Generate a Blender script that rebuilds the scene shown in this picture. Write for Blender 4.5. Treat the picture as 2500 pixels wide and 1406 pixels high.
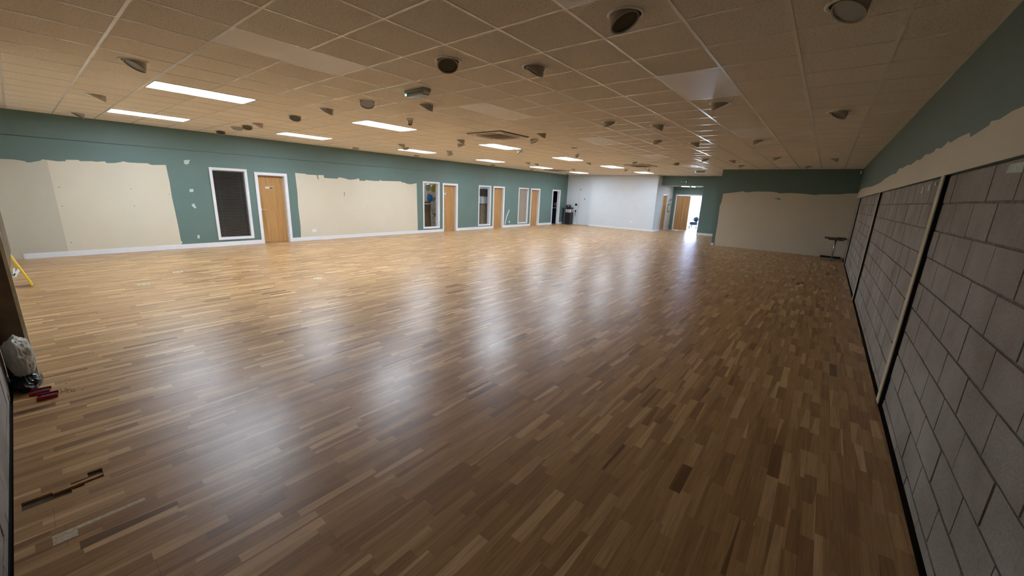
import bpy, math, random
from mathutils import Vector, Matrix
random.seed(7)
PI = math.pi
SC = bpy.context.scene
COL = SC.collection
for o in list(bpy.data.objects): bpy.data.objects.remove(o)

# ------------------------------------------------------------------ camera, world, sun, exposure
CAM = Vector((0.0, 0.0, 1.75))
YAW, PIT, ROL, FPX = -0.6679071, 0.2409436, 0.0406377, 942.98
fw = Vector((math.sin(YAW)*math.cos(PIT), math.cos(YAW)*math.cos(PIT), -math.sin(PIT)))
rt0 = Vector((math.cos(YAW), -math.sin(YAW), 0)); up0 = rt0.cross(fw)
rt = math.cos(ROL)*rt0 + math.sin(ROL)*up0
up = -math.sin(ROL)*rt0 + math.cos(ROL)*up0
cd = bpy.data.cameras.new('camera'); cd.sensor_fit = 'HORIZONTAL'; cd.sensor_width = 36
cd.lens = FPX/2500*36; cd.clip_start = 0.02; cd.clip_end = 300
cam = bpy.data.objects.new('camera', cd); COL.objects.link(cam)
cam.matrix_world = Matrix(((rt.x, up.x, -fw.x, CAM.x), (rt.y, up.y, -fw.y, CAM.y), (rt.z, up.z, -fw.z, CAM.z), (0, 0, 0, 1)))
SC.camera = cam
w = bpy.data.worlds.new('world'); SC.world = w; w.use_nodes = True
bg = w.node_tree.nodes['Background']; bg.inputs[0].default_value = (0.55, 0.76, 1.0, 1); bg.inputs[1].default_value = 22.0
sd = bpy.data.lights.new('sun', 'SUN'); sd.energy = 22; sd.angle = 0.01; sd.color = (1, 0.95, 0.88)
sun = bpy.data.objects.new('sun', sd); COL.objects.link(sun); sun.rotation_euler = (math.radians(38), math.radians(28), 0)
VS = SC.view_settings
VS.view_transform = 'Standard'; VS.look = 'None'; VS.gamma = 1; VS.use_curve_mapping = False
VS.exposure = 1.04
PANEL_E = 19.5      # LED ceiling panel radiance

# ------------------------------------------------------------------ helpers
def setp(o, label=None, cat=None, group=None, kind=None):
    if label: o['label'] = label
    if cat: o['category'] = cat
    if group: o['group'] = group
    if kind: o['kind'] = kind
    return o
class MB:
    def __init__(s): s.v = []; s.f = []; s.m = []; s.sm = []
    def face(s, pts, mi=0, smooth=False):
        b = len(s.v); s.v += [tuple(p) for p in pts]; s.f.append(list(range(b, b+len(pts)))); s.m.append(mi); s.sm.append(smooth)
    def poly(s, b, faces, mi=0, smooth=False):
        for f in faces: s.f.append([b+i for i in f]); s.m.append(mi); s.sm.append(smooth)
    def box(s, x0, x1, y0, y1, z0, z1, mi=0, mat=None):
        b = len(s.v); P = [(x, y, z) for z in (z0, z1) for y in (y0, y1) for x in (x0, x1)]
        if mat is not None: P = [tuple(mat @ Vector(p)) for p in P]
        s.v += P
        s.poly(b, [(0, 2, 3, 1), (4, 5, 7, 6), (0, 1, 5, 4), (2, 6, 7, 3), (0, 4, 6, 2), (1, 3, 7, 5)], mi)
    def cyl(s, p0, p1, r0, r1=None, n=16, mi=0, cap=True):
        r1 = r0 if r1 is None else r1
        p0 = Vector(p0); p1 = Vector(p1); a = (p1-p0).normalized()
        u = a.orthogonal().normalized(); v = a.cross(u); b = len(s.v)
        for p, r in ((p0, r0), (p1, r1)):
            for i in range(n):
                t = 2*PI*i/n; s.v.append(tuple(p + r*(math.cos(t)*u+math.sin(t)*v)))
        s.poly(b, [(i, (i+1) % n, n+(i+1) % n, n+i) for i in range(n)], mi, True)
        if cap: s.poly(b, [tuple(reversed(range(n))), tuple(range(n, 2*n))], mi)
    def tube(s, pts, r, n=10, mi=0):
        for a, b in zip(pts, pts[1:]): s.cyl(a, b, r, n=n, mi=mi)
    def lathe(s, prof, n=24, c=(0, 0, 0), mi=0, cap0=False, cap1=False, smooth=True):
        b = len(s.v)
        for r, z in prof:
            for i in range(n):
                t = 2*PI*i/n; s.v.append((c[0]+r*math.cos(t), c[1]+r*math.sin(t), c[2]+z))
        k = len(prof)
        s.poly(b, [(j*n+i, j*n+(i+1) % n, (j+1)*n+(i+1) % n, (j+1)*n+i) for j in range(k-1) for i in range(n)], mi, smooth)
        if cap0: s.poly(b, [tuple(reversed(range(n)))], mi)
        if cap1: s.poly(b+(k-1)*n, [tuple(range(n))], mi)
    def prism(s, pts2, plane, h0, h1, mi=0):
        # pts2 outline in 2D; plane 'x' -> (y,z) extruded along x, etc.
        def P(a, b_, h): return {'x': (h, a, b_), 'y': (a, h, b_), 'z': (a, b_, h)}[plane]
        n = len(pts2); b = len(s.v)
        s.v += [P(a, c, h0) for a, c in pts2] + [P(a, c, h1) for a, c in pts2]
        s.poly(b, [tuple(range(n)), tuple(reversed(range(n, 2*n)))] + [(i, n+i, n+(i+1) % n, (i+1) % n) for i in range(n)], mi)
    def build(s, name, mats, parent=None, bevel=0, loc=None):
        me = bpy.data.meshes.new(name); me.from_pydata(s.v, [], s.f)
        if not isinstance(mats, (list, tuple)): mats = [mats]
        for m in mats: me.materials.append(m)
        me.polygons.foreach_set('material_index', s.m); me.polygons.foreach_set('use_smooth', s.sm)
        import bmesh
        bm = bmesh.new(); bm.from_mesh(me); bmesh.ops.recalc_face_normals(bm, faces=bm.faces); bm.to_mesh(me); bm.free()
        o = bpy.data.objects.new(name, me); COL.objects.link(o)
        if parent: o.parent = parent
        if loc: o.location = loc
        if bevel:
            b = o.modifiers.new('bevel', 'BEVEL'); b.width = bevel; b.segments = 2; b.limit_method = 'ANGLE'
        return o
def empty(name, loc=(0, 0, 0), rz=0.0, label=None, cat=None, group=None):
    o = bpy.data.objects.new(name, None); o.empty_display_size = 0.1; COL.objects.link(o); o.location = loc; o.rotation_euler = (0, 0, rz)
    return setp(o, label, cat, group)
def struct(mb, name, mats, parent=None, **k):
    o = mb.build(name, mats, parent, **k)
    if not parent: o['kind'] = 'structure'
    return o
def copy_tree(o, parent=None):
    c = o.copy(); COL.objects.link(c); c.parent = parent
    for ch in list(o.children): copy_tree(ch, c)
    return c

# ------------------------------------------------------------------ materials
class NT:
    def __init__(s, name):
        s.m = bpy.data.materials.new(name); s.m.use_nodes = True; s.t = s.m.node_tree; s.b = s.t.nodes['Principled BSDF']
    def n(s, typ, **k):
        nd = s.t.nodes.new(typ)
        for a, b in k.items(): setattr(nd, a, b)
        return nd
    def l(s, a, b): s.t.links.new(a, b)
    def math(s, op, a, b=None, c=None):
        nd = s.n('ShaderNodeMath', operation=op)
        for i, x in enumerate((a, b, c)):
            if x is None: continue
            if hasattr(x, 'is_linked') or hasattr(x, 'links'): s.l(x, nd.inputs[i])
            else: nd.inputs[i].default_value = x
        return nd.outputs[0]
    def ramp(s, fac, stops):
        r = s.n('ShaderNodeValToRGB'); s.l(fac, r.inputs[0]); e = r.color_ramp.elements
        while len(e) < len(stops): e.new(0.5)
        for k, (p, c) in enumerate(stops): e[k].position = p; e[k].color = (c[0], c[1], c[2], 1)
        return r.outputs[0]
    def mix(s, fac, a, b, typ='MIX'):
        nd = s.n('ShaderNodeMix', data_type='RGBA', blend_type=typ)
        for i, x in ((0, fac), (6, a), (7, b)):
            if hasattr(x, 'links'): s.l(x, nd.inputs[i])
            elif i == 0: nd.inputs[0].default_value = x
            else: nd.inputs[i].default_value = (x[0], x[1], x[2], 1)
        return nd.outputs[2]
    def bump(s, h, strength, dist=0.01):
        b = s.n('ShaderNodeBump'); b.inputs['Strength'].default_value = strength; b.inputs['Distance'].default_value = dist
        s.l(h, b.inputs['Height']); s.l(b.outputs[0], s.b.inputs['Normal'])
def mat(name, col, rough=0.6, metal=0.0, noise=0.06, scale=8.0, bump=0.0, bscale=60, emit=None, es=0, spec=0.5):
    n = NT(name); tc = n.n('ShaderNodeTexCoord'); no = n.n('ShaderNodeTexNoise'); no.inputs['Scale'].default_value = scale
    no.inputs['Detail'].default_value = 4; n.l(tc.outputs['Object'], no.inputs['Vector'])
    d = tuple(max(0, c*(1-noise)) for c in col); e = tuple(min(1, c*(1+noise)) for c in col)
    n.l(n.ramp(no.outputs[0], [(0.3, d), (0.7, e)]), n.b.inputs['Base Color'])
    n.b.inputs['Roughness'].default_value = rough; n.b.inputs['Metallic'].default_value = metal
    n.b.inputs['Specular IOR Level'].default_value = spec
    if bump:
        n2 = n.n('ShaderNodeTexNoise'); n2.inputs['Scale'].default_value = bscale; n2.inputs['Detail'].default_value = 5
        n.l(tc.outputs['Object'], n2.inputs['Vector']); n.bump(n2.outputs[0], bump, 0.01)
    if emit:
        n.b.inputs['Emission Color'].default_value = (*emit, 1); n.b.inputs['Emission Strength'].default_value = es
    return n.m
M = {}
M['green'] = mat('sage_green_paint', (0.125, 0.195, 0.178), 0.55, noise=0.04, scale=1.5, bump=0.05, bscale=200)
M['cream'] = mat('cream_paint', (0.66, 0.605, 0.48), 0.7, noise=0.025, scale=1.2, bump=0.05, bscale=120)
M['cream_grey'] = mat('greyed_cream_paint', (0.53, 0.495, 0.405), 0.7, noise=0.03, scale=1.2)
M['filler'] = mat('white_filler', (0.55, 0.62, 0.58), 0.8, noise=0.12, scale=30)
M['white'] = mat('white_gloss_paint', (0.78, 0.79, 0.82), 0.28, noise=0.02)
M['wallwhite'] = mat('white_wall_paint', (0.65, 0.69, 0.73), 0.6, noise=0.02, scale=2)
M['black'] = mat('black_plastic', (0.012, 0.012, 0.015), 0.45)
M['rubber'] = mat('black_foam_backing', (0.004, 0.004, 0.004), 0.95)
M['dark'] = mat('dark_void', (0.01, 0.009, 0.008), 0.9)
M['steel'] = mat('brushed_steel', (0.55, 0.55, 0.56), 0.3, metal=1.0)
M['grey'] = mat('grey_plastic', (0.33, 0.35, 0.33), 0.5)
M['hole'] = mat('dark_hole', (0.05, 0.045, 0.04), 0.9)
M['ply'] = mat('plywood_side', (0.16, 0.11, 0.065), 0.75, noise=0.3, scale=5, bump=0.2)
M['timber'] = mat('pale_sawn_timber', (0.80, 0.71, 0.48), 0.7, noise=0.15, scale=9, bump=0.2)
M['studface'] = mat('cream_board_strip', (0.60, 0.54, 0.40), 0.75, noise=0.08, scale=6)
M['downshell'] = mat('dull_white_lamp_metal', (0.40, 0.36, 0.29), 0.45, noise=0.05)
M['ring'] = mat('white_lamp_ring', (0.88, 0.86, 0.80), 0.3, noise=0.03)
M['lens'] = mat('dark_lamp_glass', (0.06, 0.065, 0.055), 0.12, noise=0.1)
M['lenslight'] = mat('grey_lamp_glass', (0.36, 0.39, 0.40), 0.15, noise=0.08)
M['yellow'] = mat('yellow_plastic', (0.80, 0.56, 0.03), 0.4, noise=0.04)
M['red'] = mat('red_plastic', (0.32, 0.008, 0.015), 0.35)
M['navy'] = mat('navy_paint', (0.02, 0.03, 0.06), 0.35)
M['blind'] = mat('dark_blind_slat', (0.13, 0.115, 0.095), 0.35, noise=0.1)
M['brown'] = mat('brown_leatherette', (0.15, 0.09, 0.04), 0.5)
M['card'] = mat('cardboard', (0.30, 0.23, 0.16), 0.8, noise=0.08)
M['cardd'] = mat('dark_cardboard', (0.10, 0.06, 0.045), 0.8)
M['blindroll'] = mat('taupe_roller_blind', (0.32, 0.27, 0.22), 0.8)
M['unit'] = mat('cream_unit_plastic', (0.60, 0.56, 0.46), 0.4, noise=0.02)
M['grille'] = mat('grille_shadow', (0.13, 0.11, 0.08), 0.7)
M['paving'] = mat('pale_paving', (0.55, 0.55, 0.55), 0.8, noise=0.08)
M['lilac'] = mat('pale_render', (0.13, 0.115, 0.17), 0.8, noise=0.03)  # lilac darkened in the colour so the facade looks shaded
M['pink'] = mat('pink_label', (0.70, 0.40, 0.48), 0.6)
M['led'] = mat('led_diffuser', (0.9, 0.9, 0.9), 0.4, emit=(0.76, 0.875, 1.0), es=PANEL_E)
M['led2'] = mat('led_diffuser_small', (0.9, 0.9, 0.9), 0.4, emit=(0.88, 0.93, 1.0), es=9.0)
M['ledroom'] = mat('storeroom_lamp', (0.9, 0.9, 0.9), 0.4, emit=(0.95, 0.95, 1.0), es=5.0)  # glow of the fill panels added in the side rooms
M['greenled'] = mat('green_status_led', (0.1, 0.6, 0.3), 0.4, emit=(0.15, 1.0, 0.75), es=4.0)
M['signgreen'] = mat('exit_sign_green', (0.01, 0.11, 0.04), 0.4)
M['signwhite'] = mat('exit_sign_white', (0.55, 0.62, 0.55), 0.4)
M['blue'] = mat('blue_foil', (0.03, 0.16, 0.42), 0.25, noise=0.2); M['yfoil'] = mat('yellow_foil', (0.55, 0.45, 0.08), 0.3)
M['redish'] = mat('dull_red_print', (0.28, 0.10, 0.08), 0.6); M['pinkfoil'] = mat('pink_foil', (0.62, 0.36, 0.45), 0.35)
M['tabletop'] = mat('walnut_laminate', (0.10, 0.06, 0.04), 0.45, noise=0.2, scale=12)
M['sticker'] = mat('pale_floor_sticker', (0.66, 0.78, 0.62), 0.5)
M['panelwhite'] = mat('blank_white_tile', (0.86, 0.83, 0.77), 0.40, noise=0.015)
M['grid'] = mat('white_tbar_metal', (0.93, 0.90, 0.84), 0.22, noise=0.02)
M['blackbag'] = mat('black_bin_liner', (0.008, 0.009, 0.011), 0.25)
def glass(name, tint=(1, 1, 1), rough=0.0):
    n = NT(name); out = n.t.nodes['Material Output']; n.t.nodes.remove(n.b)
    tr = n.n('ShaderNodeBsdfTransparent'); tr.inputs[0].default_value = (*tint, 1)
    gl = n.n('ShaderNodeBsdfGlossy'); gl.inputs['Roughness'].default_value = rough
    lw = n.n('ShaderNodeLayerWeight'); mx = n.n('ShaderNodeMixShader')
    n.l(n.math('ADD', n.math('MULTIPLY', n.math('POWER', lw.outputs['Facing'], 5.0), 0.9), 0.03), mx.inputs[0]); n.l(tr.outputs[0], mx.inputs[1]); n.l(gl.outputs[0], mx.inputs[2]); n.l(mx.outputs[0], out.inputs[0]); return n.m
M['glass'] = glass('clear_glass', (0.93, 0.95, 0.95))
def film():
    n = NT('cloudy_polythene'); out = n.t.nodes['Material Output']
    n.b.inputs['Base Color'].default_value = (0.55, 0.54, 0.48, 1); n.b.inputs['Roughness'].default_value = 0.3
    tc = n.n('ShaderNodeTexCoord'); no = n.n('ShaderNodeTexNoise'); no.inputs['Scale'].default_value = 22; no.inputs['Detail'].default_value = 6
    n.l(tc.outputs['Object'], no.inputs['Vector']); n.bump(no.outputs[0], 0.5, 0.02)
    tr = n.n('ShaderNodeBsdfTransparent'); mx = n.n('ShaderNodeMixShader'); mx.inputs[0].default_value = 0.8
    n.l(tr.outputs[0], mx.inputs[1]); n.l(n.b.outputs[0], mx.inputs[2]); n.l(mx.outputs[0], out.inputs[0]); return n.m
M['film'] = film()
def veneer():
    n = NT('oak_veneer'); tc = n.n('ShaderNodeTexCoord'); mp = n.n('ShaderNodeMapping'); mp.inputs['Scale'].default_value = (9, 9, 0.5)
    n.l(tc.outputs['Object'], mp.inputs[0]); no = n.n('ShaderNodeTexNoise'); no.inputs['Scale'].default_value = 1.6; no.inputs['Detail'].default_value = 7
    n.l(mp.outputs[0], no.inputs['Vector'])
    n.l(n.ramp(no.outputs[0], [(0.25, (0.33, 0.165, 0.055)), (0.5, (0.45, 0.245, 0.09)), (0.78, (0.53, 0.32, 0.14))]), n.b.inputs['Base Color'])
    n.b.inputs['Roughness'].default_value = 0.4; return n.m
M['oak'] = veneer()
def ceiling_mat():
    n = NT('mineral_fibre_tile'); tc = n.n('ShaderNodeTexCoord')
    a = n.n('ShaderNodeTexNoise'); a.inputs['Scale'].default_value = 70; a.inputs['Detail'].default_value = 5; a.inputs['Roughness'].default_value = 0.75
    n.l(tc.outputs['Object'], a.inputs['Vector'])
    # per tile tone
    sx = n.n('ShaderNodeSeparateXYZ'); n.l(tc.outputs['Object'], sx.inputs[0])
    ix = n.math('FLOOR', n.math('DIVIDE', n.math('ADD', sx.outputs[0], 4.6247), 0.6)); iy = n.math('FLOOR', n.math('DIVIDE', n.math('SUBTRACT', sx.outputs[1], 2.5155), 0.6))
    cb = n.n('ShaderNodeCombineXYZ'); n.l(ix, cb.inputs[0]); n.l(iy, cb.inputs[1]); wn = n.n('ShaderNodeTexWhiteNoise'); n.l(cb.outputs[0], wn.inputs[0])
    tone = n.ramp(wn.outputs[0], [(0, (0.84, 0.775, 0.675)), (1, (0.88, 0.815, 0.715))])
    spk = n.ramp(a.outputs[0], [(0.35, (0.48, 0.46, 0.43)), (0.46, (1, 1, 1))])
    n.l(n.mix(1.0, tone, spk, 'MULTIPLY'), n.b.inputs['Base Color']); n.b.inputs['Roughness'].default_value = 0.9
    n.b.inputs['Specular IOR Level'].default_value = 0.2
    n.bump(a.outputs[0], 0.35, 0.01); return n.m
M['ceil'] = ceiling_mat()
def floor_mat():
    n = NT('three_strip_oak_floor'); tc = n.n('ShaderNodeTexCoord'); s = n.n('ShaderNodeSeparateXYZ'); n.l(tc.outputs['Object'], s.inputs[0])
    X = n.math('ADD', s.outputs[0], 40.0); Y = n.math('ADD', s.outputs[1], 40.0)
    # wobble of strip width: wide and narrow strips within each strip pair
    r = n.math('DIVIDE', X, 0.066); ri = n.math('FLOOR', r)
    w1 = n.n('ShaderNodeTexWhiteNoise', noise_dimensions='1D'); n.l(ri, w1.inputs['W'])
    L = n.math('ADD', n.math('MULTIPLY', w1.outputs[0], 0.16), 0.30)
    w2 = n.n('ShaderNodeTexWhiteNoise', noise_dimensions='1D'); n.l(n.math('ADD', ri, 311.3), w2.inputs['W'])
    q = n.math('DIVIDE', n.math('ADD', Y, n.math('MULTIPLY', w2.outputs[0], 3.7)), L); qi = n.math('FLOOR', q)
    # taper inside a block: some strips are made of two slivers
    c1 = n.n('ShaderNodeCombineXYZ'); n.l(ri, c1.inputs[0]); n.l(qi, c1.inputs[1])
    wn = n.n('ShaderNodeTexWhiteNoise', noise_dimensions='3D'); n.l(c1.outputs[0], wn.inputs[0])
    wsep = n.n('ShaderNodeSeparateColor'); n.l(wn.outputs[1], wsep.inputs[0])
    fr = n.math('FRACT', r); fq = n.math('FRACT', q)
    split = n.math('GREATER_THAN', n.math('ADD', fr, n.math('MULTIPLY', n.math('SUBTRACT', fq, 0.5), n.math('MULTIPLY', n.math('SUBTRACT', wsep.outputs[1], 0.5), 0.9))),
                   n.math('ADD', n.math('MULTIPLY', wsep.outputs[2], 1.1), 0.15))
    c2 = n.n('ShaderNodeCombineXYZ'); n.l(ri, c2.inputs[0]); n.l(qi, c2.inputs[1]); n.l(n.math('ADD', split, 5.0), c2.inputs[2])
    wv = n.n('ShaderNodeTexWhiteNoise', noise_dimensions='3D'); n.l(c2.outputs[0], wv.inputs[0])
    # board scale tone (three strips to a board)
    bi = n.math('FLOOR', n.math('DIVIDE', r, 3.0)); wb = n.n('ShaderNodeTexWhiteNoise', noise_dimensions='1D'); n.l(n.math('ADD', bi, 77.0), wb.inputs['W'])
    by = n.math('DIVIDE', n.math('ADD', Y, n.math('MULTIPLY', wb.outputs[0], 2.2)), 2.2)
    # grain
    mp = n.n('ShaderNodeMapping'); mp.inputs['Scale'].default_value = (60, 2.6, 1); n.l(tc.outputs['Object'], mp.inputs[0])
    off = n.n('ShaderNodeVectorMath', operation='ADD'); n.l(mp.outputs[0], off.inputs[0]); sc = n.n('ShaderNodeVectorMath', operation='SCALE'); n.l(wv.outputs[1], sc.inputs[0]); sc.inputs['Scale'].default_value = 40
    n.l(sc.outputs[0], off.inputs[1]); g = n.n('ShaderNodeTexNoise'); g.inputs['Scale'].default_value = 1.0; g.inputs['Detail'].default_value = 6; g.inputs['Distortion'].default_value = 0.8
    n.l(off.outputs[0], g.inputs['Vector'])
    base = n.ramp(wv.outputs[0], [(0.0, (0.16, 0.075, 0.032)), (0.03, (0.33, 0.180, 0.078)), (0.40, (0.43, 0.250, 0.108)), (0.82, (0.51, 0.310, 0.140)), (1.0, (0.72, 0.49, 0.26))])
    grain = n.ramp(g.outputs[0], [(0.25, (0.72, 0.70, 0.68)), (0.6, (1.05, 1.05, 1.05))])
    col = n.mix(1.0, base, grain, 'MULTIPLY')
    # fine joints between strips, darker joints round each board
    e1 = n.math('LESS_THAN', n.math('MINIMUM', n.math('MULTIPLY', fr, 0.066), n.math('MULTIPLY', n.math('SUBTRACT', 1.0, fr), 0.066)), 0.0005)
    fb = n.math('FRACT', n.math('DIVIDE', r, 3.0)); fy = n.math('FRACT', by)
    e2 = n.math('LESS_THAN', n.math('MULTIPLY', fb, 0.198), 0.0012); e3 = n.math('LESS_THAN', n.math('MULTIPLY', fy, 2.2), 0.0016)
    e = n.math('MAXIMUM', n.math('MULTIPLY', e1, 0.25), n.math('MULTIPLY', n.math('MAXIMUM', e2, e3), 0.6))
    col = n.mix(e, col, (0.05, 0.025, 0.012))
    n.l(col, n.b.inputs['Base Color'])
    sm = n.n('ShaderNodeTexNoise'); sm.inputs['Scale'].default_value = 1.3; sm.inputs['Detail'].default_value = 5; n.l(tc.outputs['Object'], sm.inputs['Vector'])
    n.l(n.math('ADD', n.math('MULTIPLY', sm.outputs[0], 0.14), 0.26), n.b.inputs['Roughness'])
    bp = n.math('SUBTRACT', n.math('MULTIPLY', g.outputs[0], 0.3), e); n.bump(bp, 0.08, 0.004)
    n.b.inputs['Specular IOR Level'].default_value = 0.5
    return n.m
M['floor'] = floor_mat()
def block_mat():
    n = NT('concrete_block'); tc = n.n('ShaderNodeTexCoord')
    a = n.n('ShaderNodeTexNoise'); a.inputs['Scale'].default_value = 70; a.inputs['Detail'].default_value = 8; a.inputs['Roughness'].default_value = 0.7; n.l(tc.outputs['Object'], a.inputs['Vector'])
    b = n.n('ShaderNodeTexNoise'); b.inputs['Scale'].default_value = 2.2; b.inputs['Detail'].default_value = 4; n.l(tc.outputs['Object'], b.inputs['Vector'])
    oi = n.n('ShaderNodeAttribute', attribute_name='tone')
    c = n.mix(1.0, n.ramp(b.outputs[0], [(0.3, (0.33, 0.30, 0.265)), (0.7, (0.47, 0.45, 0.42))]), n.ramp(a.outputs[0], [(0.3, (0.76, 0.76, 0.76)), (0.62, (1.03, 1.03, 1.03))]), 'MULTIPLY')
    n.l(c, n.b.inputs['Base Color']); n.b.inputs['Roughness'].default_value = 0.95; n.bump(a.outputs[0], 0.55, 0.012); n.b.inputs['Specular IOR Level'].default_value = 0.15
    return n.m
M['block'] = block_mat()
M['mortar'] = mat('rough_mortar', (0.22, 0.185, 0.145), 0.95, noise=0.3, scale=14, bump=0.8, bscale=50)
M['subfloor'] = mat('dusty_subfloor', (0.10, 0.07, 0.045), 0.9, noise=0.4, scale=30)
M['palesub'] = mat('pale_exposed_core', (0.66, 0.57, 0.42), 0.8, noise=0.2, scale=60)

XL, XR, XB, ZC = -12.95, 0.67, 0.70, 2.9706
WT = 0.16
YN = -0.30                      # near wall plane
GX, GY, T = -4.6247, 2.5155, 0.6

# ------------------------------------------------------------------ floor
def cut_plane(mb, x0, x1, y0, y1, z, holes, depth, mi=0):
    xs = sorted({x0, x1, *[v for h in holes for v in h[:2]]}); ys = sorted({y0, y1, *[v for h in holes for v in h[2:4]]})
    def ins(cx, cy): return any(h[0] < cx < h[1] and h[2] < cy < h[3] for h in holes)
    for a, b in zip(xs, xs[1:]):
        for c, d in zip(ys, ys[1:]):
            if not ins((a+b)/2, (c+d)/2): mb.face([(a, c, z), (b, c, z), (b, d, z), (a, d, z)], mi)
            else:
                for (p, q, cx, cy) in (((a, c), (b, c), (a+b)/2, c-1e-3), ((b, c), (b, d), b+1e-3, (c+d)/2), ((b, d), (a, d), (a+b)/2, d+1e-3), ((a, d), (a, c), a-1e-3, (c+d)/2)):
                    if not ins(cx, cy): mb.face([(*p, z), (*q, z), (*q, z-depth), (*p, z-depth)], mi)
holes = [(-3.142, -3.058, -0.262, -0.080), (-3.165, -3.105, -0.080, -0.010), (-3.215, -3.105, -0.010, 0.052), (-3.105, -3.085, -0.078, -0.03),
         (-2.722, -2.690, -0.170, 0.173), (-2.690, -2.636, -0.168, -0.085)]
fl = MB(); cut_plane(fl, XL-0.2, 0.672, YN+0.013, 22.1, 0.0, holes, 0.014); fl.face([(XL-.2, YN-.2, 0), (-5.215, YN-.2, 0), (-5.215, YN+.013, 0), (XL-.2, YN+.013, 0)])
fl.face([(-7.3, 22.1, 0), (-4.0, 22.1, 0), (-4.0, 24.3, 0), (-7.3, 24.3, 0)])
fl.face([(0.672, YN+.013, 0), (0.672, 22.1, 0), (0.672, 22.1, -0.03), (0.672, YN+.013, -0.03)]); fl.face([(XL-.2, YN+.013, 0), (0.672, YN+.013, 0), (0.672, YN+.013, -0.03), (XL-.2, YN+.013, -0.03)])
struct(fl, 'floor', M['floor'])
sb = MB(); sb.box(XL-0.3, 1.0, YN-0.3, 24.4, -0.10, -0.03); sb.box(-3.23, -3.04, -0.275, 0.07, -0.03, -0.012)
struct(sb, 'floor_base', M['subfloor'])
ps = MB(); ps.box(-2.7215, -2.6905, -0.1695, 0.1725, -0.029, -0.0010); ps.box(-2.6895, -2.6365, -0.1675, -0.0855, -0.029, -0.0015)
struct(ps, 'floor_core', M['palesub'])
lf = MB(); lf.box(-9, -3, 24.3, 28.95, -0.1, 0.0); struct(lf, 'floor_lobby', M['paving'])

# loose splintered strip over the hole
o = MB(); mt = Matrix.Translation((-3.130, -0.05, 0.0)) @ Matrix.Rotation(math.radians(3), 4, 'Z')
o.box(-0.012, 0.012, -0.10, 0.10, -0.010, 0.004, mat=mt)
setp(o.build('floor_splinter', M['oak']), 'loose splintered strip of oak lying in the dark gap in the floor', 'wood strip')

# ------------------------------------------------------------------ ceiling, grid
cm = MB(); cm.box(XL-0.2, 0.95, YN-0.2, 22.4, ZC, ZC+0.12); struct(cm, 'ceiling', M['ceil'])
LIGHTS = [(-7.3247, y) for y in (1.9155, 4.9155, 8.5155, 12.1155, 15.7155, 19.3155)] + [(-10.9247, y) for y in (1.9155, 4.9155, 8.5155, 12.1155, 15.7155, 19.3155)]
BLANKS = [(-4.3247, y) for y in (1.9155, 4.9155, 8.5155, 12.1155, 15.7155)] + [(-1.3247, y) for y in (1.9155, 4.9155, 8.5155, 15.7155)]
UNITS = [(-5.9247, 6.8), (-5.9247, 15.2), (-11.15, 17.45)]
def in_ceiling(x, y):
    return XL < x < XR and YN < y < 22.1 and not (x > -3.45 and y > 17.5)
g = MB()
k = -14
while True:                      # bars running the length of the room
    x = GX + T*k
    if x > XR: break
    if x > XL: g.box(x-.012, x+.012, YN, 17.5 if x > -3.45 else 22.05, ZC-0.003, ZC+0.002)
    k += 1
for j in range(-5, 33):          # cross tees, left out across the long tiles and lamps
    y = GY + T*j
    for i in range(-14, 9):
        xa, xb = GX+T*i, GX+T*(i+1); xc = (xa+xb)/2
        if xb < XL or xa > XR or not in_ceiling(min(max(xc, XL+.01), XR-.01), y): continue
        if any(abs(xc-lx) < .1 and abs(y-ly) < .1 for lx, ly in LIGHTS+BLANKS): continue
        if any(abs(xc-ux) < .5 and abs(y-uy) < .47 for ux, uy in UNITS): continue
        g.box(max(xa, XL)+.012, min(xb, XR)-.012, y-.012, y+.012, ZC-0.0025, ZC+0.002)
struct(g, 'trim_1', M['grid'])
pa = MB()                        # wall angle round the edge
pa.box(XL, XL+.02, YN, 21.6, ZC-.0035, ZC+.002); pa.box(XR-.02, XR, YN, 17.5, ZC-.0035, ZC+.002); pa.box(-3.45, XR-.02, 17.48, 17.5, ZC-.0035, ZC+.002)
struct(pa, 'trim_2', M['grid'])

# lit LED panels
ordn = ['nearest', 'second', 'third', 'fourth', 'fifth', 'farthest']
def panel(x, y, label, group, mt, name, cat):
    r = empty(name, (x, y, ZC), 0, label, cat, group)
    f = MB()
    for a, b, c, d in ((-.285, .285, -.585, -.572), (-.285, .285, .572, .585), (-.285, -.272, -.572, .572), (.272, .285, -.572, .572)): f.box(a, b, c, d, -0.007, 0.0)
    f.build('frame', M['ring'], r); d = MB(); d.box(-.272, .272, -.572, .572, -0.005, -0.001); d.build('diffuser', mt, r); return r
p0 = None
for i, (x, y) in enumerate(LIGHTS):
    side = 'inner row down the middle' if x > -9 else 'outer row beside the green wall'
    lb = 'lit rectangular LED ceiling panel, %s of the %s' % (ordn[i % 6], side)
    if p0 is None: p0 = panel(x, y, lb, 'lit LED ceiling panels', M['led'], 'led_ceiling_panel', 'ceiling light'); continue
    c = copy_tree(p0); c.location = (x, y, ZC); c['label'] = lb
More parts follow.
